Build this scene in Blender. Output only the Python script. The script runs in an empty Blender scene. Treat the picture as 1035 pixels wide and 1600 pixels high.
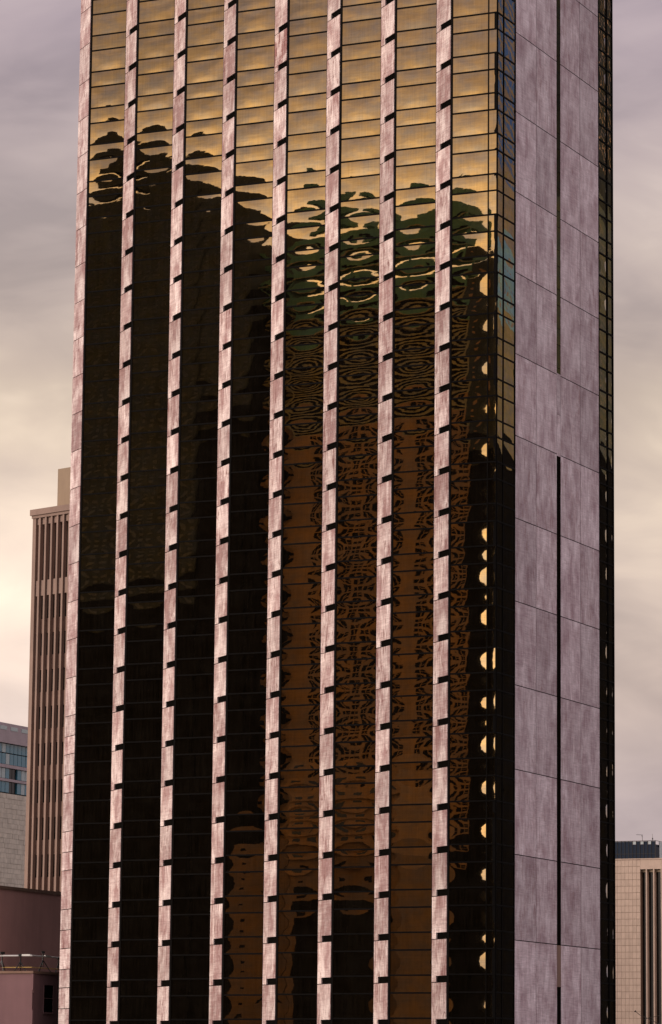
import bpy, math, random
from mathutils import Matrix, Vector
random.seed(11)
R = math.radians
scn = bpy.context.scene
C = scn.collection

# ------------------------------------------------------------------ camera
F = 3.9                      # storey height of the tower
HC = 8.0                     # camera height above the street
FPX, PITCH, ROLL, PHI = 5462.4938, R(9.2762), R(0.5754), R(64.907)
cam = bpy.data.cameras.new('camera')
cam.sensor_fit = 'VERTICAL'; cam.sensor_height = 36.0; cam.lens = FPX / 1600 * 36.0
cam.clip_start = 1.0; cam.clip_end = 20000
camo = bpy.data.objects.new('camera', cam); C.objects.link(camo)
camo.matrix_world = Matrix.Translation((0, 0, HC)) @ Matrix.Rotation(R(90) + PITCH, 4, 'X') @ Matrix.Rotation(ROLL, 4, 'Z')
scn.camera = camo

# ------------------------------------------------------------------ light
SUN_AZ = Vector((-0.98, -0.20)).normalized()      # low sun behind thin cloud, to the left of the view
SUN_EL = R(17)
scn.view_settings.view_transform = 'Standard'
scn.view_settings.look = 'None'
scn.view_settings.gamma = 1.0
scn.view_settings.use_curve_mapping = False
scn.view_settings.exposure = 0.0
sun = bpy.data.lights.new('sun', 'SUN')
sun.energy = 3.0; sun.angle = R(14); sun.color = (1.0, 0.84, 0.72)
suno = bpy.data.objects.new('sun', sun); C.objects.link(suno)
sd = Vector((SUN_AZ.x * math.cos(SUN_EL), SUN_AZ.y * math.cos(SUN_EL), math.sin(SUN_EL)))
suno.rotation_euler = sd.to_track_quat('Z', 'Y').to_euler()
suno.location = (-200, 0, 300)

class N:                                           # tiny node-tree helper
    def __init__(s, nt): s.nt = nt
    def __call__(s, typ, ins=None, **kw):
        n = s.nt.nodes.new(typ)
        for k, v in kw.items(): setattr(n, k, v)
        for k, v in (ins or {}).items():
            if isinstance(v, bpy.types.NodeSocket): s.nt.links.new(v, n.inputs[k])
            else: n.inputs[k].default_value = v
        return n
    def math(s, op, a, b=0.0, c=0.0, clamp=False):
        n = s('ShaderNodeMath', {0: a, 1: b, 2: c}, operation=op); n.use_clamp = clamp; return n.outputs[0]
    def vmath(s, op, a, b=(0, 0, 0)):
        return s('ShaderNodeVectorMath', {0: a, 1: b}, operation=op).outputs[0]
    def noise(s, vec, scale, detail=3, rough=0.55, dist=0.0):
        return s('ShaderNodeTexNoise', {'Vector': vec, 'Scale': scale, 'Detail': detail, 'Roughness': rough, 'Distortion': dist}).outputs[0]
    def ramp(s, fac, stops, interp='LINEAR'):
        n = s('ShaderNodeValToRGB', {0: fac}); cr = n.color_ramp; cr.interpolation = interp
        while len(cr.elements) < len(stops): cr.elements.new(0.5)
        for e, (p, c) in zip(cr.elements, stops):
            e.position = p; e.color = (c, c, c, 1) if isinstance(c, (int, float)) else (*c, 1)
        return n.outputs[0]
    def mix(s, fac, a, b, blend='MIX'):
        n = s('ShaderNodeMix', data_type='RGBA', blend_type=blend)
        for i, v in ((0, fac), (6, a), (7, b)):
            if isinstance(v, bpy.types.NodeSocket): s.nt.links.new(v, n.inputs[i])
            elif isinstance(v, (int, float)): n.inputs[i].default_value = v if i == 0 else (v, v, v, 1)
            else: n.inputs[i].default_value = (*v, 1)
        return n.outputs[2]
    def scale3(s, vec, sc, loc=(0, 0, 0)):
        return s('ShaderNodeMapping', {'Vector': vec, 'Scale': sc, 'Location': loc}).outputs[0]

SKYOFF = (15.3, 59.3, 43.6)
# world: broken overcast over a Nishita sky, warm low band towards the veiled sun
world = bpy.data.worlds.new('World'); scn.world = world; world.use_nodes = True
nt = world.node_tree; nt.nodes.clear(); n = N(nt)
geo = n('ShaderNodeTexCoord').outputs['Generated']
sky = n('ShaderNodeTexSky', sky_type='NISHITA', sun_disc=False)
sky.sun_elevation = SUN_EL; sky.sun_rotation = math.atan2(SUN_AZ.x, SUN_AZ.y); sky.air_density = 1.2; sky.dust_density = 2.0
sep = n('ShaderNodeSeparateXYZ', {0: geo})
el = n.math('ARCSINE', sep.outputs[2])             # elevation in radians
eln = n.math('DIVIDE', el, R(90))
stre = n.scale3(geo, (7.0, 7.0, 17.0), SKYOFF)
big = n.noise(stre, 1.0, 4, 0.5, 0.5)
fine = n.noise(n.scale3(geo, (19, 19, 44), (1.3, 0.2, 4.4)), 1.0, 5, 0.55, 0.6)
cl = n.math('ADD', n.math('MULTIPLY', big, 0.74), n.math('MULTIPLY', fine, 0.26))
glow = n('ShaderNodeVectorMath', {0: geo, 1: (SUN_AZ.x, SUN_AZ.y, 0.12)}, operation='DOT_PRODUCT').outputs['Value']
glow = n.ramp(n.math('MULTIPLY_ADD', glow, 0.5, 0.5), [(0.30, 0.0), (0.40, 0.25), (0.45, 0.75), (0.95, 1.0)])
base = n.ramp(eln, [(0.0, (0.41, 0.35, 0.365)), (0.05, (0.47, 0.39, 0.39)), (0.072, (0.66, 0.535, 0.455)), (0.10, (0.72, 0.60, 0.495)), (0.125, (0.52, 0.435, 0.375)),
                    (0.155, (0.55, 0.465, 0.44)), (0.19, (0.49, 0.41, 0.44)), (0.24, (0.46, 0.40, 0.435)), (0.42, (1.08, 0.97, 1.02)), (1.0, (1.65, 1.54, 1.62))])
shade = n.ramp(cl, [(0.36, 0.68), (0.46, 0.92), (0.56, 1.10), (0.66, 1.42)])
tintc = n.ramp(cl, [(0.36, (1.0, 0.96, 1.03)), (0.60, (1.02, 1.0, 0.96))])
cloud = n.mix(1.0, n.mix(1.0, base, shade, 'MULTIPLY'), tintc, 'MULTIPLY')
warm = n.ramp(eln, [(0.0, (0.36, 0.29, 0.24)), (0.06, (0.52, 0.43, 0.36)), (0.088, (0.50, 0.40, 0.32)), (0.115, (0.16, 0.12, 0.08)), (0.16, (0.06, 0.05, 0.03)), (0.2, (0.0, 0.0, 0.0))])
cloud = n.mix(glow, cloud, n.mix(1.0, cloud, warm, 'ADD'))
sg = n('ShaderNodeVectorMath', {0: geo, 1: tuple(sd)}, operation='DOT_PRODUCT').outputs['Value']
sg = n.math('MULTIPLY', n.ramp(sg, [(0.62, 0.0), (0.84, 0.6), (1.0, 1.0)]), n.ramp(eln, [(0.08, 1.0), (0.145, 0.9), (0.172, 0.22), (0.20, 0.0)]))
cloud = n.mix(sg, cloud, n.mix(1.0, cloud, n.mix(1.0, (0.95, 0.74, 0.50), shade, 'MULTIPLY'), 'ADD'))
cover = n.ramp(cl, [(0.30, 0.90), (0.5, 1.0)])
nis = n.mix(1.0, sky.outputs[0], (0.10, 0.10, 0.10), 'MULTIPLY')
skycol = n.mix(cover, nis, cloud)
bg = n('ShaderNodeBackground', {'Color': skycol, 'Strength': 1.0})
out = n('ShaderNodeOutputWorld', {0: bg.outputs[0]})

# ------------------------------------------------------------------ materials
def mat(name):
    m = bpy.data.materials.new(name); m.use_nodes = True; m.node_tree.nodes.clear(); return m, N(m.node_tree)
def finish(n, shader): n('ShaderNodeOutputMaterial', {0: shader})
def coords(n):
    tc = n('ShaderNodeTexCoord').outputs['Object']
    rnd = n('ShaderNodeObjectInfo').outputs['Random']
    off = n('ShaderNodeCombineXYZ', {0: n.math('MULTIPLY', rnd, 71.0), 1: n.math('MULTIPLY', rnd, 33.0), 2: n.math('MULTIPLY', rnd, 57.0)}).outputs[0]
    return n.vmath('ADD', tc, off), tc, rnd

def plain(name, col, rough=0.7, var=0.25, scale=0.7, spec=0.3, metal=0.0):
    m, n = mat(name); v, tc, rnd = coords(n)
    a = n.noise(v, scale, 5, 0.6); b = n.noise(n.scale3(v, (4, 4, 0.35)), scale, 4, 0.6)
    f = n.math('ADD', n.math('MULTIPLY', a, 0.6), n.math('MULTIPLY', b, 0.4))
    k = n.ramp(f, [(0.3, 1 - var), (0.7, 1 + var)])
    col_ = n.mix(1.0, col, k, 'MULTIPLY')
    p = n('ShaderNodeBsdfPrincipled', {'Base Color': col_, 'Roughness': rough, 'Specular IOR Level': spec, 'Metallic': metal})
    finish(n, p.outputs[0]); return m

def stone(name, light, dark, stain, stain_amt, weave=0.5, blotch=(0.36, 0.64), drips=False):
    m, n = mat(name); v, tc, rnd = coords(n)
    vert = n.noise(n.scale3(v, (5.5, 5.5, 0.28)), 1.0, 4, 0.6)
    horz = n.noise(n.scale3(v, (0.5, 0.5, 9.0)), 1.0, 4, 0.65)
    big = n.noise(n.scale3(v, (0.55, 0.55, 0.33)), 1.0, 4, 0.6, 0.4)
    f = n.math('ADD', n.math('MULTIPLY', big, 0.58), n.math('ADD', n.math('MULTIPLY', vert, 0.24), n.math('MULTIPLY', horz, 0.18)))
    c = n.mix(n.ramp(f, [(blotch[0], 0.0), (blotch[1], 1.0)]), dark, light)
    fv = n.noise(n.scale3(v, (26, 26, 0.8)), 1.0, 2, 0.6); fh = n.noise(n.scale3(v, (0.9, 0.9, 34)), 1.0, 2, 0.6)
    wv = n.ramp(n.math('MULTIPLY', n.math('ADD', fv, fh), 0.5), [(0.36, 1 - weave), (0.56, 1.0), (0.66, 1 + weave * 0.35)])
    c = n.mix(1.0, c, wv, 'MULTIPLY')
    sn = n.noise(n.scale3(v, (2.4, 2.4, 0.5)), 1.0, 6, 0.7, 1.2)
    rn = n.math('MULTIPLY_ADD', n.math('FRACT', n.math('MULTIPLY', rnd, 7.31)), 0.07, -0.035)
    sf = n.math('MULTIPLY', n.ramp(n.math('ADD', sn, rn), [(0.53, 0.0), (0.68, 1.0)]), stain_amt)
    c = n.mix(sf, c, stain)
    if drips:                                        # rust-brown runs that start at the joint above each panel
        zz_ = n('ShaderNodeSeparateXYZ', {0: tc}).outputs[2]
        dn = n.noise(n.scale3(v, (4.2, 4.2, 0.12)), 1.0, 4, 0.65)
        dl = n.math('MULTIPLY', n.ramp(n.math('DIVIDE', zz_, F), [(0.25, 0.12), (0.75, 0.5), (1.0, 1.0)]), n.ramp(dn, [(0.46, 0.0), (0.66, 0.85)]))
        c = n.mix(dl, c, (0.22, 0.10, 0.09))
    lum = n.math('MULTIPLY_ADD', rnd, 0.30, 0.83)
    c = n.mix(1.0, c, n('ShaderNodeCombineColor', {0: lum, 1: lum, 2: lum}).outputs[0], 'MULTIPLY')
    bump = n('ShaderNodeBump', {'Height': n.noise(v, 14, 4, 0.65), 'Strength': 0.35, 'Distance': 0.02}).outputs[0]
    p = n('ShaderNodeBsdfPrincipled', {'Base Color': c, 'Roughness': 0.72, 'Specular IOR Level': 0.25, 'Normal': bump})
    finish(n, p.outputs[0]); return m

def mirror(name, tint, dirt=0.07, rough=0.015, wav=1.0, dirtcol=(0.16, 0.12, 0.08)):
    """reflective bronze-gold glass: rolled waviness, rain streaks, thin uneven dust"""
    m, n = mat(name); v, tc, rnd = coords(n)
    h = n.math('ADD', n.math('MULTIPLY', n.noise(n.scale3(v, (0.55, 0.55, 1.0)), 1.0, 2, 0.5), 1.0),
               n.math('MULTIPLY', n.noise(n.scale3(v, (1.0, 1.0, 3.4)), 1.0, 2, 0.5), 0.07))
    bump = n('ShaderNodeBump', {'Height': h, 'Strength': 1.0, 'Distance': 0.0020 * wav}).outputs[0]
    t = n.noise(n.scale3(v, (0.5, 0.5, 0.8)), 1.0, 3, 0.6)
    st = n.noise(n.scale3(v, (7.0, 7.0, 0.25)), 1.0, 4, 0.7)
    sh = n.noise(n.scale3(v, (0.3, 0.3, 7.0)), 1.0, 4, 0.7)
    lum = n.math('MULTIPLY_ADD', rnd, 0.16, 0.92)
    c = n.mix(n.ramp(t, [(0.35, 0.0), (0.68, 1.0)]), tint, (tint[0] * 0.70, tint[1] * 0.84, tint[2] * 1.35))
    c = n.mix(1.0, c, n.ramp(n.math('MULTIPLY', n.math('ADD', st, sh), 0.5), [(0.34, 0.80), (0.6, 1.06)]), 'MULTIPLY')
    c = n.mix(1.0, c, n('ShaderNodeCombineColor', {0: lum, 1: lum, 2: lum}).outputs[0], 'MULTIPLY')
    g = n('ShaderNodeBsdfAnisotropic', {'Color': c, 'Roughness': rough, 'Normal': bump})
    d = n('ShaderNodeBsdfDiffuse', {'Color': (*dirtcol, 1)})
    f = n.math('MULTIPLY', n.ramp(n.math('ADD', n.math('MULTIPLY', st, 0.6), n.math('MULTIPLY', t, 0.4)), [(0.38, 0.15), (0.68, 1.0)]), dirt)
    mx = n('ShaderNodeMixShader', {0: f, 1: g.outputs[0], 2: d.outputs[0]})
    finish(n, mx.outputs[0]); return m

def window_glass(name, col, refl=0.12, rough=0.05):
    m, n = mat(name)
    p = n('ShaderNodeBsdfPrincipled', {'Base Color': (*col, 1), 'Roughness': rough, 'Specular IOR Level': refl * 4, 'IOR': 1.45})
    finish(n, p.outputs[0]); return m

M = {
    'stone': stone('pink_granite', (0.80, 0.68, 0.65), (0.38, 0.24, 0.235), (0.17, 0.07, 0.065), 1.0, 0.42, (0.42, 0.59), True),
    'stone_side': stone('mauve_granite', (0.76, 0.65, 0.69), (0.37, 0.255, 0.285), (0.27, 0.13, 0.13), 0.55, 0.38, (0.37, 0.61)),
    'stone_stained': stone('heavily_stained_granite', (0.78, 0.62, 0.60), (0.34, 0.16, 0.155), (0.17, 0.05, 0.05), 1.0, 0.5, (0.47, 0.52)),
    'glass': mirror('gold_mirror_glass', (0.66, 0.435, 0.175), 0.035),
    'glass_side': mirror('bronze_mirror_glass', (0.52, 0.43, 0.30), 0.03, 0.015, 1.8),
    'frame': plain('dark_bronze_frame', (0.0045, 0.0038, 0.0035), 0.7, 0.3, 1.0, 0.04),
    'void': plain('black_cavity', (0.004, 0.0035, 0.0035), 0.9, 0.3, 1.0, 0.02),
    'louvre': plain('black_louvre', (0.004, 0.0035, 0.003), 0.9, 0.3, 1.0, 0.02),
    'asphalt': plain('asphalt', (0.09, 0.085, 0.08), 0.9, 0.3, 0.1),
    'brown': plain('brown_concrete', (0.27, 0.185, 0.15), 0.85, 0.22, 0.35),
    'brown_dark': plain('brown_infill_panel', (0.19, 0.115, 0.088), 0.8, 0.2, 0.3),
    'ochre': plain('ochre_plant_room_metal', (0.27, 0.19, 0.125), 0.7, 0.15, 0.3),
    'black_glass': window_glass('black_window_glass', (0.006, 0.006, 0.007)),
    'blue_glass': window_glass('blue_window_glass', (0.035, 0.16, 0.23), 0.25),
    'pale_glass': window_glass('pale_window_glass', (0.27, 0.34, 0.36), 0.3),
    'navy_glass': window_glass('navy_screen_glass', (0.012, 0.020, 0.036), 0.03, 0.5),
    'mauve_metal': plain('mauve_metal', (0.36, 0.29, 0.31), 0.6, 0.12),
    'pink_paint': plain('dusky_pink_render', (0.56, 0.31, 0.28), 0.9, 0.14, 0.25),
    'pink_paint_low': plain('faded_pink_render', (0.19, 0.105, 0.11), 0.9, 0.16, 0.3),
    'trim': plain('brown_coping', (0.20, 0.12, 0.085), 0.8, 0.2),
    'travertine': plain('travertine', (0.52, 0.46, 0.39), 0.85, 0.25, 0.9),
    'tan': plain('tan_stone', (0.47, 0.355, 0.285), 0.8, 0.16, 0.6),
    'tan_grout': plain('tan_joint', (0.21, 0.14, 0.105), 0.9, 0.1),
    'metal_pale': plain('galvanised_pipe', (0.55, 0.54, 0.52), 0.5, 0.1, 2, 0.5, 0.3),
    'metal_black': plain('black_steel', (0.02, 0.018, 0.018), 0.5, 0.2),
    'yellow': plain('yellow_pipe', (0.42, 0.28, 0.08), 0.6, 0.15),
    'bark': plain('dark_bark', (0.045, 0.034, 0.028), 0.9, 0.3, 6),
    # neighbours that the tower's glass mirrors
    'charcoal': plain('charcoal_cladding', (0.034, 0.035, 0.028), 0.8, 0.4, 0.15, 0.05),
    'coal': plain('black_cladding_and_shade', (0.005, 0.0045, 0.004), 0.9, 0.4, 0.15, 0.03),  # black walls and windows; also street-level shade painted on lower storeys
    'rust': plain('rust_concrete', (0.215, 0.118, 0.050), 0.85, 0.15, 0.15),
    'sand': plain('sandstone', (0.46, 0.29, 0.17), 0.85, 0.15, 0.15),
    'olive': plain('olive_cladding', (0.20, 0.16, 0.075), 0.8, 0.2, 0.2),
    'green': plain('green_copper', (0.06, 0.13, 0.075), 0.7, 0.3, 0.2),
    'blue_clad': plain('blue_curtain_wall', (0.035, 0.095, 0.24), 0.5, 0.2, 0.2),
    'teal_clad': plain('teal_curtain_wall', (0.13, 0.24, 0.28), 0.5, 0.2, 0.2),
    'drab': plain('drab_cladding', (0.085, 0.09, 0.055), 0.85, 0.25, 0.2),
    'shaded_umber': plain('shaded_umber_render', (0.13, 0.072, 0.032), 0.85, 0.2, 0.2),  # brown wall with the street-canyon shade put into its colour
    'taupe': plain('taupe_stone', (0.20, 0.155, 0.11), 0.8, 0.2, 0.2),
}

# ------------------------------------------------------------------ mesh helpers
class MB:
    def __init__(s): s.v = []; s.f = []
    def box(s, x0, x1, y0, y1, z0, z1):
        b = len(s.v)
        s.v += [(x0, y0, z0), (x1, y0, z0), (x1, y1, z0), (x0, y1, z0), (x0, y0, z1), (x1, y0, z1), (x1, y1, z1), (x0, y1, z1)]
        s.f += [tuple(b + i for i in q) for q in ((0, 3, 2, 1), (4, 5, 6, 7), (0, 1, 5, 4), (1, 2, 6, 5), (2, 3, 7, 6), (3, 0, 4, 7))]
        return s
    def prism(s, poly, y0, y1):                     # polygon in x,z, counter-clockwise seen from -y; y0 front, y1 back
        b = len(s.v); k = len(poly)
        s.v += [(x, y0, z) for x, z in poly] + [(x, y1, z) for x, z in poly]
        s.f.append(tuple(b + i for i in range(k))); s.f.append(tuple(b + k + i for i in reversed(range(k))))
        for i in range(k):
            j = (i + 1) % k; s.f.append((b + j, b + i, b + k + i, b + k + j))
        return s
    def plan(s, poly, z0, z1):                      # polygon in x,y, counter-clockwise from above
        b = len(s.v); k = len(poly)
        s.v += [(x, y, z0) for x, y in poly] + [(x, y, z1) for x, y in poly]
        s.f.append(tuple(b + i for i in reversed(range(k)))); s.f.append(tuple(b + k + i for i in range(k)))
        for i in range(k):
            j = (i + 1) % k; s.f.append((b + i, b + j, b + k + j, b + k + i))
        return s
    def tube(s, p, q, r0, r1=None, k=6):
        r1 = r0 if r1 is None else r1
        p, q = Vector(p), Vector(q); d = (q - p).normalized()
        a = d.orthogonal().normalized(); c = d.cross(a); b = len(s.v)
        for P, r in ((p, r0), (q, r1)):
            for i in range(k):
                t = 2 * math.pi * i / k; s.v.append(tuple(P + (a * math.cos(t) + c * math.sin(t)) * r))
        for i in range(k):
            j = (i + 1) % k; s.f.append((b + i, b + j, b + k + j, b + k + i))
        s.f.append(tuple(b + i for i in reversed(range(k)))); s.f.append(tuple(b + k + i for i in range(k)))
        return s
    def mesh(s, name, m, smooth=False):
        me = bpy.data.meshes.new(name); me.from_pydata(s.v, [], s.f); me.materials.append(M[m])
        if smooth:
            for p in me.polygons: p.use_smooth = True
        me.update(); return me
    def build(s, name, m, parent=None, loc=(0, 0, 0), rz=0.0, smooth=False):
        return put(name, s.mesh(name, m, smooth), parent, loc, rz)
def put(name, me, parent=None, loc=(0, 0, 0), rz=0.0, rot=None):
    o = bpy.data.objects.new(name, me); C.objects.link(o); o.parent = parent; o.location = loc
    o.rotation_euler = rot if rot else (0, 0, rz)
    return o
def empty(name, label, cat, loc=(0, 0, 0), rz=0.0, group=None):
    o = put(name, None, None, loc, rz); o.empty_display_size = 2; return tag(o, label, cat, group)
def tag(o, label, cat, group=None):
    o['label'] = label; o['category'] = cat
    if group: o['group'] = group
    return o

# ------------------------------------------------------------------ survey helpers (picture rays -> places)
CX, CY = 3.8909 * F, 81.2172 * F                   # near corner of the tower
Vd = Vector((math.cos(PHI), math.sin(PHI), 0)); Ud = Vector((-math.sin(PHI), math.cos(PHI), 0))
CO = Vector((CX, CY, 0))
CAM = Vector((0, 0, HC))
def ray(x, y):
    a, b = x - 517.5, 800 - y
    X = math.cos(ROLL) * a - math.sin(ROLL) * b; Y = math.sin(ROLL) * a + math.cos(ROLL) * b
    return Vector((X, FPX * math.cos(PITCH) - Y * math.sin(PITCH), FPX * math.sin(PITCH) + Y * math.cos(PITCH))).normalized()
def pix(P):
    d = Vector(P) - CAM
    dd = d.y * math.cos(PITCH) + d.z * math.sin(PITCH); h = -d.y * math.sin(PITCH) + d.z * math.cos(PITCH)
    X, Y = FPX * d.x / dd, FPX * h / dd
    return 517.5 + math.cos(ROLL) * X + math.sin(ROLL) * Y, 800 - (-math.sin(ROLL) * X + math.cos(ROLL) * Y)
def loc2w(x, y, z=0): return CO + Vd * x + Ud * y + Vector((0, 0, z))
def at_depth(x, y, Y):
    d = ray(x, y); return CAM + d * (Y / d.y)
def on_plane(x, y, P0, th):                        # facade with left end P0, running (cos th, sin th): -> (X along, z)
    t = Vector((math.cos(th), math.sin(th), 0)); nrm = Vector((math.sin(th), -math.cos(th), 0))
    d = ray(x, y); k = (P0 - CAM).dot(nrm) / d.dot(nrm); P = CAM + d * k
    return (P - P0).dot(t), P.z

# tower plan, in storeys
S8, B, FW, FP, B1 = 1.2049 * F, 1.1246 * F, 0.5946 * F, 0.5155 * F, 1.0923 * F
G1, G2, GR = 1.1495 * F, 6.8089 * F, 7.8599 * F
TALL = 0.5876
def ZT(k): return HC + (25.1023 - k) * F           # top of the tall pane of storey k
def ZJ(k): return HC + (25.3415 - k) * F           # stone joint of storey k
KTOP, KBOT = -9, 26
FINL = math.hypot(FW, FP); FANG = math.atan2(-FW, -FP)
bays = []                                          # (x_local, y_left, y_right)
yr = 0.0
for i in range(8):
    w = S8 if i == 0 else (B1 if i == 7 else B)
    bays.append((i * FP, yr + w, yr)); yr += w + FW
YEND = yr
def mirror_front(px, py, D):                       # picture ray mirrored by the front glass, met with the plane x_local = -D
    d = ray(px, py)
    for i, (xl, y1, y0) in enumerate(bays):
        k = (xl + (CO - CAM).dot(Vd)) / d.dot(Vd); P = CAM + d * k; yl = (P - CO).dot(Ud)
        if yl <= y1 + FW * 0.5 or i == 7: break
    r = d - Vd * (2 * d.dot(Vd)); k = (-D - xl) / r.dot(Vd); Q = P + r * k
    return (Q - CO).dot(Ud), Q.z
def mirror_side(px, py, D):
    d = ray(px, py); k = (CO - CAM).dot(Ud) / d.dot(Ud); P = CAM + d * k
    r = d - Ud * (2 * d.dot(Ud)); k = -D / r.dot(Ud); Q = P + r * k
    return (Q - CO).dot(Vd), Q.z

# ------------------------------------------------------------------ ground
g = MB().box(-6000, 6000, -6000, 9000, -2, 0).build('ground', 'asphalt'); g['kind'] = 'structure'

# ------------------------------------------------------------------ the tower
tower = empty('office_tower', 'tall office tower of gold mirror glass bays stepped between pale pink stone fins', 'skyscraper', CO, PHI)
poly = [(0.25, 0.25)]
inset = 0.30
core = []
for i, (xl, y1, y0) in enumerate(bays):
    core += [(xl + inset, y0 + (0.25 if i == 0 else 0.02)), (xl + inset, y1 + 0.10)]
core += [(bays[-1][0] + FP + inset, YEND - 0.05), (GR + 16, YEND - 0.05), (GR - 0.25, 0.25)]
core.reverse()
TOPZ = ZT(KTOP) + 1.5
MB().plan(core, 0, TOPZ).build('core', 'void', tower)
MB().plan([(x + (0.2 if x < 20 else -0.2), y) for x, y in core], TOPZ, TOPZ + 0.4).build('roof', 'frame', tower)

def pillow(name, w, h, amp, seed, m, nx=8, nz=6):
    """one slightly bowed pane of float glass, edges held flat in its frame"""
    r = random.Random(seed); me = MB()
    a1, a2, a3 = (r.uniform(-.25, .25) for _ in range(3)); cx, cz = r.uniform(-.15, .15), r.uniform(-.15, .15)
    for j in range(nz + 1):
        for i in range(nx + 1):
            uu, vv = -1 + 2 * i / nx, -1 + 2 * j / nz
            base = (1 - uu * uu) * (1 - vv * vv)
            z = amp * base * (1 + a1 * uu + a2 * vv + a3 * uu * vv)
            me.v.append((w * (uu + 1) / 2, -z, h * (vv + 1) / 2))
    for j in range(nz):
        for i in range(nx):
            b = j * (nx + 1) + i; me.f.append((b, b + 1, b + nx + 2, b + nx + 1))
    return me.mesh(name, m, True)

def visible(P, mx=30, my=40):
    x, y = pix(P); return -mx < x < 1035 + mx and -my < y < 1600 + my

def glazed_bay(name, W, loc, rz, cols, m, label=None, left_jamb=0.08, right_jamb=0.08, amp=0.0125, pane_names=('window_pane', 'spandrel_pane'), seeds=5, proud=0.07):
    """frame mesh of mullions; each pane its own child; unseen storeys joined in one part"""
    fr = MB(); zb, zt = ZT(KBOT + 1), ZT(KTOP)
    edges = [0.0] + cols + [W]
    fr.box(0, left_jamb, -proud, 0.3, 0.2, zt); fr.box(W - right_jamb, W, -proud, 0.3, 0.2, zt)
    for c in cols: fr.box(c - 0.045, c + 0.045, -proud, 0.1, 0.2, zt)
    for k in range(KTOP, KBOT + 2):
        for z in (ZT(k), ZT(k) - TALL * F):
            if z < 0.5: continue
            fr.box(left_jamb + 0.002, W - right_jamb - 0.002, -proud * 0.7, 0.1, z - 0.072, z + 0.072)
    bay = fr.build(name, 'frame', tower, loc, rz)
    rest = MB()
    mats = Matrix.Translation(loc) @ Matrix.Rotation(rz, 4, 'Z')
    for ci in range(len(edges) - 1):
        x0 = edges[ci] + (left_jamb if ci == 0 else 0.045); x1 = edges[ci + 1] - (right_jamb if ci == len(edges) - 2 else 0.045)
        wd = x1 - x0; var = {}
        for typ in (0, 1):
            hh = (TALL if typ == 0 else 1 - TALL) * F - 0.1
            small = min(1.0, wd / 3.4)
            var[typ] = [pillow(pane_names[typ], wd, hh, (amp if typ == 0 else amp * 0.62) * small ** 1.5 * random.uniform(0.75, 1.3), random.random(), m,
                               8 if wd > 2 else 4, 6 if wd > 2 else 4) for _ in range(seeds)]
        for k in range(KTOP, KBOT + 1):
            for typ in (0, 1):
                z0 = (ZT(k) - TALL * F if typ == 0 else ZT(k + 1)) + 0.05
                hh = (TALL if typ == 0 else 1 - TALL) * F - 0.1
                pl = mats @ Vector(((x0 + x1) / 2, 0, z0 + hh / 2))
                if visible(loc2w(*pl)):
                    put(pane_names[typ], random.choice(var[typ]), bay, (x0, 0, z0), 0,
                        (random.gauss(0, 0.0016), random.gauss(0, 0.0006), random.gauss(0, 0.0013)))
                else:
                    b = len(rest.v); rest.v += [(x0, 0, z0), (x1, 0, z0), (x1, 0, z0 + hh), (x0, 0, z0 + hh)]; rest.f.append((b, b + 1, b + 2, b + 3))
    if rest.v:
        o = rest.build('unseen_panes', m, bay); o['kind'] = 'stuff'
    return bay

# front bays, counted from the near corner towards the left
for i, (xl, y1, y0) in enumerate(bays):
    W = y1 - y0
    cols = [W - 0.2264 * F] if i == 0 else []
    glazed_bay('window_bay', W, (xl, y1, 0), R(-90), cols, 'glass', left_jamb=0.17, right_jamb=0.05 if i == 0 else 0.08)

# stone fins between the bays
def fin_panel(L, z0, z1, notch):
    g = 0.036
    if notch:
        xb, zb_ = 0.30 * L, 0.150 * F
        return [(g, g), (xb, g), (xb, zb_), (L - 0.02, zb_), (L - 0.02, z1 - z0 - g), (g, z1 - z0 - g)]
    return [(g, g), (L - 0.02, g), (L - 0.02, z1 - z0 - g), (g, z1 - z0 - g)]
full_mesh = MB().prism(fin_panel(FINL, 0, F, True), -0.09, 0.04).mesh('stone_panel', 'stone')
stained_mesh = MB().prism(fin_panel(FINL, 0, F, True), -0.09, 0.04).mesh('stone_panel', 'stone_stained')
plain_mesh = MB().prism(fin_panel(FINL, 0, F, False), -0.09, 0.04).mesh('stone_panel', 'stone')
half_mesh = [MB().prism(fin_panel(FINL, 0, F * q, False), -0.09, 0.04).mesh('stone_panel', 'stone') for q in (0.47, 0.53)]
vent_mesh = MB().box(0.30 * FINL + 0.03, FINL + 0.05, 0.03, 0.06, 0.03, 0.145 * F)
for q in range(4): vent_mesh.box(0.30 * FINL + 0.03, FINL + 0.05, -0.01, 0.03, 0.06 + q * 0.14, 0.08 + q * 0.14)
vent_mesh = vent_mesh.mesh('vent_louvre', 'louvre')
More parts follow.
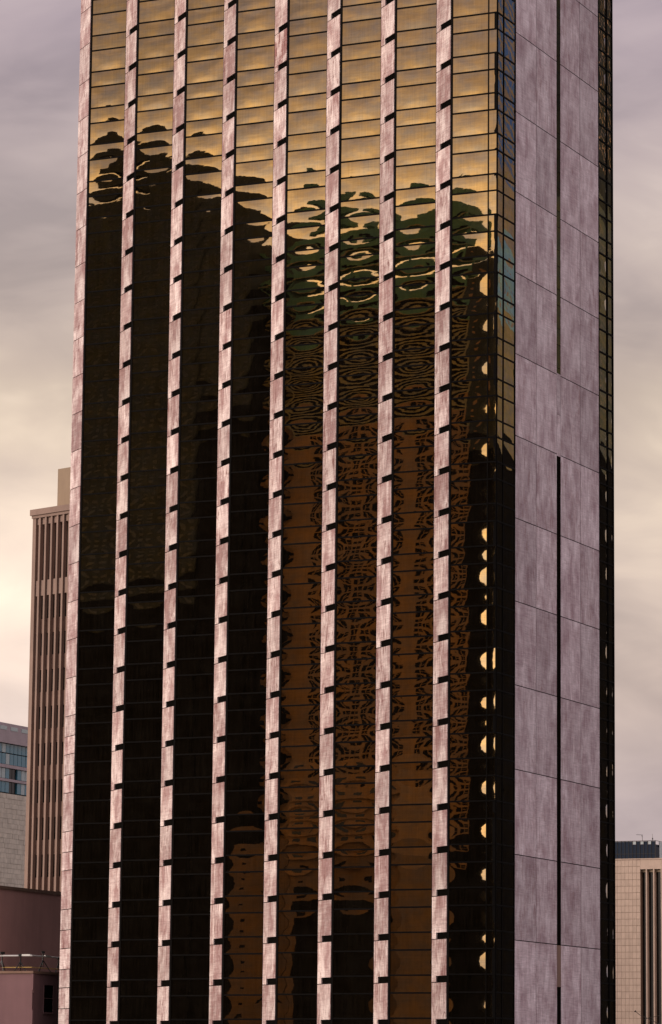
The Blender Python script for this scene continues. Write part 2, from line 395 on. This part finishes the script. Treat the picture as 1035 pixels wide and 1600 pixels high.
for i, (xl, y1, y0) in enumerate(bays):
    lp = (xl + FP, y1 + FW, 0)
    fin = MB().box(0.01, FINL - 0.01, 0.06, 0.25, 0.2, ZJ(KTOP)).build('stone_fin', 'void', tower, lp, FANG)
    rest = MB()
    for k in range(KTOP + 1, KBOT + 1):
        z0 = ZJ(k)
        if z0 < 0.5: continue
        vis = visible(loc2w(xl + FP / 2, y1 + FW / 2, z0 + F / 2))
        if vis:
            if i == 7:
                if k >= 17 and k not in (19, 21):
                    put('stone_panel', half_mesh[0], fin, (0, 0, z0)); put('stone_panel', half_mesh[1], fin, (0, 0, z0 + F * 0.47))
                else: put('stone_panel', plain_mesh, fin, (0, 0, z0))
            else:
                ym = pix(loc2w(xl + FP / 2, y1 + FW / 2, z0 + F / 2))[1]
                odd = i == 3 and 45 < ym < 100
                sp = put('stone_panel', stained_mesh if odd else full_mesh, fin, (0, 0, z0)); put('vent_louvre', vent_mesh, fin, (0, 0, z0))
        else: rest.prism([(x, z + z0) for x, z in fin_panel(FINL, 0, F, i != 7)], -0.09, 0.04)
    o = rest.build('unseen_panels', 'stone', fin); o['kind'] = 'stuff'

# side wall: glass corner strip, two stone halves with a slot between, glass strip at the far end
glazed_bay('corner_bay', G1, (0, 0, 0), 0, [0.4017 * F], 'glass_side', left_jamb=0.05, right_jamb=0.07, pane_names=('corner_window_pane', 'corner_spandrel_pane'), seeds=4, amp=0.02)
glazed_bay('far_corner_bay', GR - G2, (G2, 0, 0), 0, [0.64 * F], 'glass_side', left_jamb=0.07, right_jamb=0.05, pane_names=('edge_window_pane', 'edge_spandrel_pane'), seeds=4, amp=0.02, proud=0.11)
side = MB().box(G1 + 0.02, G2 - 0.02, -0.03, 0.35, 0.2, ZJ(KTOP)).build('side_wall', 'void', tower)
colx = [(G1, 2.5056 * F), (2.5056 * F, 3.8718 * F), (4.1275 * F, 5.4855 * F), (5.4855 * F, G2)]
for (a, b) in colx:
    me = MB().box(a + 0.045, b - 0.045, -0.06, -0.031, 0.04, 2 * F - 0.04).mesh('cladding_panel', 'stone_side')
    rest = MB()
    for m_ in range(-5, 14):
        z0 = ZJ(2 * m_)
        if z0 < 0: continue
        if visible(loc2w((a + b) / 2, 0, z0 + F), 0, 60): put('cladding_panel', me, side, (0, 0, z0))
        else: rest.box(a + 0.045, b - 0.045, -0.06, -0.031, z0 + 0.03, min(z0 + 2 * F - 0.03, ZJ(KTOP)))
    if rest.v:
        o = rest.build('unseen_panels', 'stone_side', side); o['kind'] = 'stuff'
sa, sb = 3.8718 * F + 0.01, 4.1275 * F - 0.01
for k in range(KTOP, KBOT):
    zt = ZT(k)
    if visible(loc2w((sa + sb) / 2, 0, zt - F / 2), 0, 60):
        MB().box(sa, sb, -0.04, -0.031, zt - F + 0.03, zt - TALL * F - 0.03).build('slot_pane', 'glass_side', side)
        MB().box(sa, sb, -0.04, -0.031, zt - TALL * F + 0.03, zt - 0.03).build('slot_pane', 'glass_side', side)
for y0, y1 in ((584, 713), (1477, 1542)):          # two lengths where the slot is closed with stone
    za = on_plane(872, y1, CO, PHI)[1]; zc = on_plane(872, y0, CO, PHI)[1]; h = (za + zc) / 2
    if y1 < 1000:
        MB().box(sa, sb, -0.058, -0.042, za, h).build('slot_infill_panel', 'stone_side', side); MB().box(sa, sb, -0.058, -0.042, h + .03, zc).build('slot_infill_panel', 'stone_side', side)
    else: MB().box(sa, sb, -0.05, -0.042, za, zc).build('slot_infill_panel', 'brown_dark', side)

# ------------------------------------------------------------------ background, left
# brown ribbed block
th = R(-43.4); P0 = at_depth(52, 800, 390); P0.z = 0
rb = empty('ribbed_office_block', 'brown concrete office block with thin vertical ribs left of the gold tower', 'building', P0, th)
def L(px, py): return on_plane(px, py, P0, th)
ztop = L(52, 797)[1]; zcor = L(58, 806)[1]; LEN = 14.0
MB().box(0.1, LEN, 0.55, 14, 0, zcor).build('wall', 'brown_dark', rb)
MB().box(-0.25, LEN + 0.1, -0.25, 14.2, zcor + 0.05, ztop).build('parapet', 'brown', rb)
MB().box(-0.1, LEN, -0.1, 14.0, zcor - 0.28, zcor + 0.048).build('cornice', 'brown', rb)
MB().box(0, 0.55, 0, 14, 0, zcor - 0.29).build('corner_pier', 'brown', rb)
Pq = P0 + Vector((-math.sin(th), math.cos(th), 0)) * 1.5
x_pen, z_pen = on_plane(91, 733, Pq, th)
MB().box(x_pen, LEN - 1, 1.5, 10, ztop - 0.3, z_pen).build('plant_room', 'ochre', rb)
pitch = (L(107, 900)[0] - L(61, 900)[0]) / 5; x1 = L(61, 900)[0]
wz = []                                             # window rows: (bottom, top)
row = L(75, 931)[1]; step = (L(75, 931)[1] - L(75, 988)[1])
while row > 4: wz.append((row - step * 0.60, row)); row -= step
zband1, zband0 = L(75, 905)[1], L(75, 929)[1]; zhead = L(75, 818)[1]
for k in range(-1, 12):
    xa = x1 + k * pitch
    if xa > LEN - 1: break
    if k >= 0: MB().box(xa - 0.14, xa + 0.14, -0.05, 0.545, 0, zcor - 0.29).build('rib', 'brown', rb)
    lo, hi = (xa + 0.142, xa + pitch - 0.142) if k >= 0 else (0.553, xa + pitch - 0.142)
    MB().box(lo, lo + 0.18, 0.47, 0.545, zband1 + 0.02, zhead).build('slot_window', 'black_glass', rb)
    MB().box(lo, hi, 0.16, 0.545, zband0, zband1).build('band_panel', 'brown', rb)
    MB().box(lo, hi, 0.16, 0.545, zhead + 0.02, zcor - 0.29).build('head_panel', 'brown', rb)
    for j, (a, b) in enumerate(wz):
        if not visible(loc2w(0, 0, 0) * 0 + P0 + Vector((math.cos(th) * xa, math.sin(th) * xa, (a + b) / 2)), 5, 40): continue
        MB().box(lo, hi, 0.40, 0.545, a, b).build('window', 'black_glass', rb)
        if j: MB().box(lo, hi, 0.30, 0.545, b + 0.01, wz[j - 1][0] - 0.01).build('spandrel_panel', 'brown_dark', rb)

# pale block with blue glazing, far left
TH_V = PHI                                          # facades parallel to the tower's side wall
P0 = at_depth(-40, 1200, 500); P0.z = 0
gb = empty('glazed_hillside_block', 'distant block with blue glazed top storeys above a pale stone wall, far left', 'building', P0, TH_V)
def L(px, py): return on_plane(px, py, P0, TH_V)
LEN = L(60, 1200)[0]
zs = {k: L(20, k)[1] for k in (1132, 1163, 1178, 1196, 1201, 1218, 1222, 1240)}
MB().box(0, LEN, 0.4, 20, 0, zs[1240] - 0.05).build('core_wall', 'tan_grout', gb)
MB().box(0, LEN, 0.5, 20, zs[1240], zs[1163]).build('glazing_core', 'void', gb)
MB().box(-0.3, LEN + 0.2, -0.2, 20, zs[1163] + 0.02, zs[1132]).build('parapet', 'mauve_metal', gb)
for q in range(9):
    MB().box(0.4 + q * 3.1, 2.4 + q * 3.1, -0.24, -0.19, zs[1132] - 1.0, zs[1132] - 0.45).build('parapet_vent', 'pale_glass', gb)
wpx = LEN / 16
for q in range(16):
    for (a, b) in ((1178, 1163), (1196, 1178), (1218, 1201), (1240, 1222)):
        mm = random.choice(['blue_glass', 'blue_glass', 'pale_glass', 'blue_glass'])
        if q in (9, 10) and a > 1200: mm = 'black_glass'
        MB().box(q * wpx + 0.06, (q + 1) * wpx - 0.06, 0.2 if mm != 'black_glass' else 0.45, 0.49, zs[a] + 0.07, zs[b] - 0.07).build('window', mm, gb)
MB().box(0, LEN, 0.0, 0.49, zs[1201] + 0.0, zs[1196] - 0.0).build('floor_band', 'mauve_metal', gb)
MB().box(0, LEN, 0.05, 0.49, zs[1222] + 0.0, zs[1218] - 0.0).build('floor_band', 'mauve_metal', gb)
bm = {}
hh = 0.72; zc = zs[1240] - 0.1; r = 0
while zc > L(20, 1400)[1]:
    x = -0.6 * (r % 3)
    while x < LEN:
        w = random.choice([0.9, 1.3, 1.3, 1.8])
        key = (w, random.randint(0, 1))
        if key not in bm: bm[key] = MB().box(0.012, w - 0.012, 0.0 + 0.035 * key[1], 0.36, 0.012, hh - 0.012).mesh('stone_block', 'travertine')
        if x > 2.0 and x < LEN - 1: put('stone_block', bm[key], gb, (x, 0, zc - hh))
        x += w
    zc -= hh; r += 1

# dusky pink blank wall behind the low roof
P0 = loc2w(18.6, 64.4); P0.z = 0
pw = empty('blank_pink_building', 'windowless dusky pink building below the ribbed brown block', 'building', P0, TH_V)
def L(px, py): return on_plane(px, py, P0, TH_V)
zt = L(50, 1389)[1]
MB().box(-0.4, 21.5, 0, 10, 0, zt - 0.35).build('wall', 'pink_paint', pw)
MB().box(-0.5, 21.6, -0.1, 10.1, zt - 0.348, zt).build('coping', 'trim', pw)

# low pink building with a window, rooftop pipe stands
P0 = at_depth(51, 1540, 356); P0.z = 0
lb = empty('low_pink_building', 'low faded pink building with one dark window at the lower left', 'building', P0, PHI)
def L(px, py): return on_plane(px, py, P0, PHI)
zr = L(51, 1517)[1]
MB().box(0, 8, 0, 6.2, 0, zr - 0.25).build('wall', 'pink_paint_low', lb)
MB().box(-0.12, 8.1, -0.12, 6.25, zr - 0.248, zr).build('coping', 'trim', lb)
xa, za = L(68, 1581); xb, zb2 = L(83, 1540)
wd = MB().box(xa, xb, -0.02, 0.0, za, zb2).build('window', 'black_glass', lb)
fr = MB(); fr.box(xa - 0.1, xa - 0.002, -0.06, 0.0, za - 0.1, zb2 + 0.1); fr.box(xb + 0.002, xb + 0.1, -0.06, 0, za - 0.1, zb2 + 0.1)
fr.box(xa, xb, -0.06, 0, zb2 + 0.002, zb2 + 0.1); fr.box(xa - 0.15, xb + 0.15, -0.1, 0, za - 0.2, za - 0.102); fr.box(xa, xb, -0.05, -0.022, (za + zb2) / 2, (za + zb2) / 2 + 0.05)
fr.build('window_frame', 'pink_paint_low', lb)
for z in (zr - 0.3, zr - 3.9):
    MB().prism([(-0.16, z - 1.6), (0.10, z - 1.9), (0.16, z - 1.6), (0.16, z), (-0.16, z)], -0.16, -0.002).build('corner_bracket', 'pink_paint_low', lb, (0.0, 0, 0))
dp = MB().tube((xb + 1.0, -0.12, 0.2), (xb + 1.0, -0.12, zr - 0.3), 0.09).build('downpipe', 'metal_black', lb)

# pipe on tripod stands on that roof
def roof_pt(px, off): # a point on the low roof, near its edge
    d = ray(px, 1514)
    if px < 55:
        base = loc2w(0, 0); k = ((P0 + Vd * off - CAM).dot(Vd)) / d.dot(Vd)
    else:
        k = ((P0 + Ud * off - CAM).dot(Ud)) / d.dot(Ud)
    P = CAM + d * k; return Vector((P.x, P.y, zr))
hz = 27 * 350 / FPX
names = ['black tripod stand at the left end of the rooftop pipe', 'short black tripod stand, second along the rooftop pipe', 'tallest black tripod stand with a box head on the low pink roof', 'black tripod stand tucked against the gold tower edge']
heads = []
for i, (px, hgt, spread) in enumerate(((3, 1.0, 0.42), (32, 0.86, 0.5), (67, 1.08, 0.62), (91, 0.8, 0.4))):
    Pb = roof_pt(px, 0.7)
    t = empty('tripod_stand', names[i], 'stand', Pb, random.uniform(0, 2), 'stands carrying the rooftop pipe')
    H = hz * hgt
    MB().tube((0, 0, H * 0.35), (0, 0, H), 0.075).build('post', 'metal_black', t)
    for a in range(3):
        an = a * 2.094 + 0.3
        MB().tube((0, 0, H * 0.66), (spread * 1.3 * math.cos(an), spread * 1.3 * math.sin(an), 0.0), 0.055).build('leg', 'metal_black', t)
        MB().box(-0.1, 0.1, -0.06, 0.06, 0, 0.03).build('foot', 'metal_black', t, (spread * 1.3 * math.cos(an), spread * 1.3 * math.sin(an), 0), an)
    MB().box(-0.24, 0.24, -0.15, 0.15, H, H + 0.24).build('clamp_head', 'metal_black', t)
    MB().tube((-spread * .8, 0, H * 0.3), (spread * .8, 0, H * 0.3), 0.04).build('brace', 'metal_black', t)
    heads.append(Pb + Vector((0, 0, hz * 0.93)))
def polyline(name, pts, rad, m):
    b = MB()
    for p, q in zip(pts, pts[1:]): b.tube(p, q, rad)
    return b.build(name, m)
zz = zr + hz * 0.9
ptsA = [roof_pt(px, 0.62) for px in (-30, 3, 32, 50)] + [roof_pt(px, 0.62) for px in (58, 67, 97)]
for p in ptsA: p.z = zz
root = empty('rooftop_pipe', 'pale horizontal pipe carried on tripods above the low pink roof', 'pipe', ptsA[0])
b = MB()
for p, q in zip(ptsA, ptsA[1:]): b.tube(p - ptsA[0], q - ptsA[0], 0.085)
b.build('pipe', 'metal_pale', root)
for px in (40, 74):
    p = roof_pt(px, 0.62); p.z = zz
    MB().box(-0.55, 0.55, -0.09, 0.09, -0.03, 0.15).build('junction_box', 'metal_pale', root, p - ptsA[0], R(-25) if px < 55 else PHI)
ptsB = [p + Vector((0, 0, zr + hz * 0.22 - zz)) for p in ptsA[1:]]
b = MB()
for p, q in zip(ptsB, ptsB[1:]): b.tube(p - ptsB[0], q - ptsB[0], 0.045)
o = b.build('conduit', 'yellow', None, ptsB[0]); tag(o, 'thin yellowish conduit run low between the rooftop tripods', 'conduit')

# ------------------------------------------------------------------ background, right
TH_U = PHI - R(90)
P0 = at_depth(930, 1400, 520); P0.z = 0
tb = empty('tan_tiled_block', 'tan stone tiled block with tall black window slots at the lower right', 'building', P0, TH_U)
def L(px, py): return on_plane(px, py, P0, TH_U)
ztb = L(990, 1342)[1]; xs = L(1001, 1450)[0]; LEN = L(1090, 1450)[0]
MB().box(0, xs, 0.05, 25, 0, ztb - 0.1).build('wall', 'tan_grout', tb)
MB().box(xs, LEN, 1.2, 25, 0, ztb - 0.1).build('rear_wall', 'void', tb)
MB().box(-0.1, LEN + 0.1, -0.08, 25, ztb - 0.098, ztb + 0.05).build('coping', 'tan', tb)
zslot = L(1010, 1358)[1]
MB().box(xs + 0.01, LEN, 0.0, 1.19, zslot, ztb - 0.1).build('lintel', 'tan', tb)
MB().box(xs + 0.01, LEN, 0.35, 1.19, L(1010, 1362.5)[1], zslot - 0.005).build('soffit_panel', 'taupe', tb)
tw = L(992, 1450)[0] - L(980, 1450)[0]; thh = L(980, 1450)[1] - L(980, 1460.3)[1]
tm = [MB().box(0.02, tw / 2 - 0.008, -0.02 + 0.006 * q, 0.049, 0.025, thh - 0.025).mesh('stone_tile', 'tan') for q in range(3)]
xcur = xs - tw / 2; cnt = 0
while xcur > -tw:
    z = ztb - 0.15 - thh
    while z > L(980, 1640)[1]:
        if xcur > -0.01 and pix(loc2w(0, 0) * 0 + P0 + Vector((math.cos(TH_U), math.sin(TH_U), 0)) * xcur + Vector((0, 0, z)))[0] > 950:
            put('stone_tile', random.choice(tm), tb, (xcur, 0, z)); cnt += 1
        z -= thh
    xcur -= tw / 2
k = 0
for px in (1010.5, 1022, 1034, 1046, 1058, 1070):
    x = L(px, 1450)[0]
    MB().box(x - 0.09, x + 0.09, 0.0, 1.19, 0, zslot - 0.006).build('window_pier', 'tan', tb)
pxs = [1001, 1010.5, 1022, 1034, 1046, 1058, 1070]
for a, b_ in zip(pxs, pxs[1:]):
    xa, xb = L(a, 1450)[0] + 0.1, L(b_, 1450)[0] - 0.1
    MB().box(xa, xb, 0.9, 1.1, 0, L(1010, 1362.8)[1]).build('slot_window', 'black_glass', tb)
# glazed plant screen on its roof
Ps = at_depth(940, 1342, 532); xg = (Ps - P0); 
def on_roof(px): 
    Pq = P0 + Vector((math.sin(TH_U), -math.cos(TH_U), 0)) * -3.0
    return on_plane(px, 1340, Pq, TH_U)[0]
x0g, x1g = on_roof(930), on_roof(1024)
zg = on_plane(1000, 1314, P0 + Vector((math.sin(TH_U), -math.cos(TH_U), 0)) * -3.0, TH_U)[1]
MB().box(x0g + .1, x1g - .1, 3.35, 11.7, ztb + 0.05, zg - 0.5).build('plant_room', 'navy_glass', tb)
ng = 16; wg = (x1g - x0g) / ng
for q in range(ng):
    if q in (10, 12, 14): 
        MB().box(x0g + q * wg + 0.05, x0g + (q + 1) * wg - 0.05, 3.02, 3.06, zg - 0.45, zg - 0.12).build('screen_light', 'pale_glass', tb)
        MB().box(x0g + q * wg + 0.05, x0g + (q + 1) * wg - 0.05, 3.0, 3.05, ztb + 0.1, zg - 0.5).build('screen_panel', 'navy_glass', tb)
    else: MB().box(x0g + q * wg + 0.03, x0g + (q + 1) * wg - 0.03, 3.0, 3.06, ztb + 0.1, zg - 0.08).build('screen_panel', 'navy_glass', tb)
fr = MB()
for q in range(ng + 1): fr.box(x0g + q * wg - 0.03, x0g + q * wg + 0.03, 2.95, 3.1, ztb + 0.05, zg - 0.05)
fr.box(x0g, x1g + 0.05, 2.93, 3.12, zg - 0.048, zg + 0.04); fr.box(x0g, x1g, 2.94, 3.11, ztb + 0.9, ztb + 0.98)
for q in range(6): fr.box(x1g - 0.03, x1g + 0.03, 3.12 + q * 1.6, 3.2 + q * 1.6, ztb + 0.05, zg)
fr.box(x1g - 0.03, x1g + 0.03, 3.12, 12, zg + 0.0, zg + 0.06)
fr.build('screen_frame', 'metal_black', tb)
for q in range(5): MB().box(x1g - 0.02, x1g + 0.02, 3.22 + q * 1.6, 4.7 + q * 1.6, ztb + 0.1, zg - (0.05 if q % 2 else 0.9)).build('screen_panel', 'pale_glass' if q % 2 else 'navy_glass', tb)
def roofw(px): 
    Pq = P0 + Vector((math.sin(TH_U), -math.cos(TH_U), 0)) * -4.0
    return Pq + Vector((math.cos(TH_U), math.sin(TH_U), 0)) * on_plane(px, 1315, Pq, TH_U)[0]
Pm = roofw(1004); Pm.z = zg - 0.5
ms = empty('aerial_mast', 'bent rooftop mast with a short arm above the tan block', 'mast', Pm, TH_U)
MB().tube((0, 0, 0), (0, 0, 1.5), 0.035).build('pole', 'metal_black', ms); MB().tube((0.02, 0, 1.46), (-0.95, 0, 1.52), 0.03).build('arm', 'metal_black', ms)
MB().tube((-0.02, 0, 1.15), (-0.18, 0, 1.46), 0.02).build('strut', 'metal_black', ms)
Pm = roofw(1020); Pm.z = zg - 0.5
ms = empty('whip_aerial', 'short straight aerial on the corner of the rooftop glass screen', 'aerial', Pm, TH_U)
MB().tube((0, 0, 0), (0, 0, 1.1), 0.035).build('pole', 'metal_black', ms); MB().tube((0, 0, 1.1), (-0.06, 0, 1.6), 0.02).build('whip', 'metal_black', ms)
MB().box(-0.08, 0.08, -0.06, 0.06, 0.75, 0.95).build('clamp', 'metal_black', ms)

# bare street tree whose top twigs reach into the lower right corner
Pt = at_depth(1046, 1600, 300); topz = at_depth(993, 1580, 300).z; Pt.z = 0
tr = empty('bare_street_tree', 'bare dark twigs of a street tree at the bottom right corner', 'tree', Pt)
tk = MB(); rr = random.Random(4)
tk.tube((0, 0, 0), (0.1, 0, 4.0), 0.17, 0.12, 8).tube((0.1, 0, 4.0), (0.0, 0.1, 7.5), 0.12, 0.07, 8); tk.build('trunk', 'bark', tr)
cr = MB()
def grow(p, d, ln, r, dep):
    q = p + d * ln; cr.tube(p, q, r, r * 0.7, 5)
    if dep == 0:
        if rr.random() < 0.4: cr.tube(q - Vector((0, 0, .04)), q + Vector((0, 0, .05)), 0.05, 0.03, 5)
        return
    for _ in range(2 if dep > 1 else 3):
        nd = (d + Vector((rr.uniform(-.7, .7), rr.uniform(-.7, .7), rr.uniform(-.15, .35)))).normalized(); grow(q, nd, ln * rr.uniform(.6, .85), r * 0.65, dep - 1)
for zb_, n_ in ((4.5, 3), (6.0, 4), (7.4, 3)):
    for q in range(n_):
        an = q * 6.28 / n_ + zb_; grow(Vector((0.05, 0.03, zb_)), Vector((math.cos(an), math.sin(an), 0.75)).normalized(), 1.0, 0.055, 3)
tip = at_depth(993, 1580, 300) - Pt; mid = at_depth(1012, 1591, 300) - Pt; low = at_depth(1030, 1600, 300) - Pt
for p, q in ((Vector((0, 0, 7.0)), low), (low, mid), (mid, at_depth(1000, 1586, 300) - Pt), (at_depth(1000, 1586, 300) - Pt, tip), (mid, at_depth(1034, 1586, 300) - Pt), (mid, at_depth(1005, 1594, 300) - Pt)):
    cr.tube(p, q, 0.03, 0.022, 5)
cr.tube(tip - Vector((.07, 0, .05)), tip + Vector((.06, 0, .05)), 0.07, 0.05, 5)
cr.build('crown', 'bark', tr)

# ------------------------------------------------------------------ neighbours across the streets (seen mirrored in the glass)
DF = 135.0
def facade(name, label, D, y_a, y_b, depth, tiers, face='front', plain_bands=(), roof=()):
    """box building opposite the tower; tiers = (z0, z1, wall material, window material, floor height, bay width, window share w, window share h, ledge)"""
    y0, y1 = min(y_a, y_b), max(y_a, y_b)
    if face == 'front': loc, rz = loc2w(-D, y0), PHI + R(90)
    else: loc, rz = loc2w(y1, -D), PHI + R(180)
    t = empty(name, label, 'building', loc, rz); W = y1 - y0
    for ti, (z0, z1, wm, gm, fh, bw, sw, sh, ledge) in enumerate(tiers):
        if gm == 'open':                            # open loggia: posts only
            for c in range(int(W / bw) + 1): MB().box(c * (W - 0.5) / int(W / bw), c * (W - 0.5) / int(W / bw) + 0.5, 0.2, 0.8, z0, z1 - 0.01).build('post', wm, t)
            continue
        MB().box(0, W, 0, depth, z0, z1 - 0.01).build('wall', wm, t)
        nf = max(1, int((z1 - z0) / fh)); nb = max(1, int(W / bw)); bw_ = W / nb
        if gm:
            mes = [MB().box(-bw_ * sw / 2 * q, bw_ * sw / 2 * q, -0.04, 0.05, 0, fh * sh * r_).mesh('window', gm) for q, r_ in ((1, 1), (1, 0.8), (0.7, 1.25))]
            for a in range(nf):
                for c in range(nb):
                    yc = y0 + bw_ * (c + .5)
                    if any(p <= yc <= q for p, q in plain_bands): continue
                    me = mes[(a // 3 + c * 2) % 3] if nb >= 8 else mes[0]
                    put('window', me, t, (bw_ * (c + .5), 0, z0 + a * fh + fh * (1 - sh) / 2))
        if gm == 'coal' and nb >= 8:                 # glazing bars in front of the dark windows
            bar = MB(); bar.box(-0.11, 0.11, -0.10, -0.045, 0, fh * sh); bar.box(-bw_ * sw / 2, -0.115, -0.10, -0.045, fh * sh * .45, fh * sh * .45 + 0.2); bar = bar.mesh('window_bar', wm)
            for a in range(nf):
                for c in range(nb):
                    yc = y0 + bw_ * (c + .5)
                    if not any(p <= yc <= q for p, q in plain_bands): put('window_bar', bar, t, (bw_ * (c + .5), 0, z0 + a * fh + fh * (1 - sh) / 2))
        if ledge:
            lm = MB().box(-0.2, W + 0.2, -0.7, 0.0, -0.22, 0.22).mesh('ledge', ledge)
            for a in range(nf): put('ledge', lm, t, (0, 0, z0 + a * fh))
    for (ya, yb, za_, zb_, d0, m_) in roof:
        MB().box(min(ya, yb) - y0, max(ya, yb) - y0, d0, d0 + 5, za_, zb_).build('roof_plant', m_, t)
    return t
mf = lambda px, py, D=DF: mirror_front(px, py, D)
z_ = lambda px, py, D=DF: mirror_front(px, py, D)[1]
y_ = lambda px, py=800, D=DF: mirror_front(px, py, D)[0]
# dark stepped tower mirrored in the left bays
DA = DF - 8
facade('charcoal_tower', 'charcoal tower mirrored as the dark mass in the leftmost glass bays', DA, y_(300, 800, DA), y_(60, 800, DA) + 25, 30,
       [(0, z_(200, 930, DA), 'coal', None, 4, 4, .5, .5, None), (z_(200, 930, DA), z_(250, 285, DA), 'charcoal', 'black_glass', 3.8, 3.2, .55, .45, None)],  # lower storeys black: ground-level shade put into the wall colour
       roof=[(y_(120, 800, DA), y_(188, 800, DA), z_(150, 285, DA) - .05, z_(150, 243, DA), 1.0, 'charcoal'), (y_(206, 800, DA), y_(246, 800, DA), z_(225, 285, DA) - .05, z_(225, 232, DA), 0.4, 'charcoal'),
             (y_(150, 800, DA), y_(172, 800, DA), z_(160, 243, DA) - .05, z_(160, 212, DA), 1.5, 'charcoal'), (y_(262, 800, DA), y_(284, 800, DA), z_(270, 285, DA) - .05, z_(270, 262, DA), 0.6, 'charcoal')])
facade('charcoal_annex_tower', 'lower charcoal shaft mirrored beside the dark mass in the third glass bay', DA + 1, y_(372, 800, DA), y_(301, 800, DA), 26,
       [(0, z_(340, 640, DA), 'coal', None, 4, 4, .5, .5, None), (z_(340, 640, DA), z_(340, 345, DA), 'charcoal', 'black_glass', 3.8, 2.8, .5, .4, None)],
       roof=[(y_(304, 800, DA), y_(330, 800, DA), z_(320, 345, DA) - .05, z_(320, 312, DA), 0.5, 'charcoal'), (y_(340, 800, DA), y_(358, 800, DA), z_(345, 345, DA) - .05, z_(345, 330, DA), 1.0, 'charcoal')])
facade('black_slab_tower', 'black slab mirrored as the dark edge of the fourth glass bay', DA + 2, y_(391, 800, DA), y_(373, 800, DA), 10,
       [(0, z_(390, 460, DA), 'coal', None, 4, 4, .5, .5, None)])
# rust brown tower mirrored in the right bays
facade('rust_tower', 'rust brown tower with a green crown mirrored in the right-hand glass bays', DF, y_(729), y_(433), 8,
       [(0, z_(600, 1330), 'coal', None, 4, 4, .5, .5, None),
        (z_(600, 1330), z_(600, 650), 'rust', 'coal', 3.5, 2.9, .84, .64, None),
        (z_(600, 650), z_(600, 480), 'olive', 'coal', 1.9, 60, .97, .55, None),
        (z_(600, 480), z_(600, 428), 'green', 'coal', 3.4, 6.0, .8, .5, 'olive'), (z_(600, 428), z_(600, 398), 'green', 'open', 3, 9, 0, 0, None), (z_(600, 398), z_(600, 345), 'green', 'coal', 2.6, 6.0, .8, .4, 'olive')],
       plain_bands=[(y_(484), y_(438)), (y_(658), y_(612)), (y_(726), y_(716))], roof=[(y_(470), y_(520), z_(500, 345) - .05, z_(500, 318), 1.5, 'green'), (y_(560), y_(585), z_(570, 345) - .05, z_(570, 325), 1.0, 'green'), (y_(640), y_(690), z_(660, 345) - .05, z_(660, 312), 2.0, 'green')])
facade('rust_wing', 'narrow rust brown wing mirrored at the right edge of the fourth glass bay', DF + 1.5, y_(434), y_(389), 6,
       [(0, z_(420, 1310), 'coal', None, 4, 4, .5, .5, None), (z_(420, 1310), z_(420, 650), 'rust', 'black_glass', 3.6, 2.2, .5, .4, None), (z_(420, 650), z_(420, 480), 'olive', 'coal', 1.9, 60, .95, .5, None), (z_(420, 480), z_(420, 415), 'green', 'coal', 2.6, 3, .8, .4, 'olive')])
facade('sandstone_hall', 'low sandstone building mirrored low in the middle glass bays', DF - 45, y_(610, 1400, DF - 45), y_(440, 1400, DF - 45), 18,
       [(0, z_(520, 1330, DF - 45), 'shaded_umber', 'coal', 5, 6, .25, .2, None), (z_(520, 1330, DF - 45), z_(520, 1200, DF - 45), 'rust', 'black_glass', 3.2, 3.4, .5, .35, 'rust')])
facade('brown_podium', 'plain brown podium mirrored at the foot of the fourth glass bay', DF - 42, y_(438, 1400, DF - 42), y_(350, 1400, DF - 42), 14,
       [(0, z_(400, 1312, DF - 42), 'shaded_umber', 'coal', 5.5, 4.0, .2, .22, None)])
facade('black_kiosk_block', 'small black block mirrored at the bottom of the fifth glass bay', DF - 65, y_(535, 1500, DF - 65), y_(455, 1500, DF - 65), 12,
       [(0, z_(500, 1405, DF - 65), 'coal', None, 4, 4, .5, .5, None)])
facade('slim_dark_tower', 'slim dark tower mirrored at the very corner of the gold glass', DF, y_(773.5), y_(730), 3,
       [(0, z_(765, 700), 'coal', None, 4, 4, .5, .5, None), (z_(765, 700), z_(765, 395), 'charcoal', 'rust', 3.6, 3.4, .2, .3, None)])
# beyond the side street
DS = 62.0
ys = lambda px, py=800, D=DS: mirror_side(px, py, D)[0]
zs_ = lambda px, py, D=DS: mirror_side(px, py, D)[1]
facade('blue_banded_tower', 'blue and brown banded tower mirrored high in the narrow corner glass', DS, ys(740), ys(860), 25,
       [(0, zs_(790, 700), 'coal', None, 4, 4, .5, .5, None), (zs_(790, 700), zs_(790, 500), 'olive', 'taupe', 3.4, 4.2, .4, .5, None),
        (zs_(790, 500), zs_(790, 385), 'teal_clad', 'taupe', 3.8, 5.2, .4, .35, None), (zs_(790, 385), zs_(790, 275), 'taupe', 'olive', 3.4, 4.2, .4, .5, None),
        (zs_(790, 275), zs_(790, -80), 'taupe', 'blue_clad', 4.6, 6.0, .8, .6, None)], face='side')
facade('olive_street_tower', 'olive and gold banded tower mirrored in the far glass edge of the side wall', DS, ys(905), ys(990), 25,
       [(0, zs_(945, 715), 'coal', None, 4, 4, .5, .5, None), (zs_(945, 715), zs_(945, 330), 'drab', 'taupe', 3.9, 3.2, .2, .7, None),
        (zs_(945, 330), zs_(945, 265), 'charcoal', None, 3.4, 4.2, .4, .5, None),
        (zs_(945, 265), zs_(945, -80), 'charcoal', 'sand', 3.9, 5.0, .16, .5, None)], face='side')
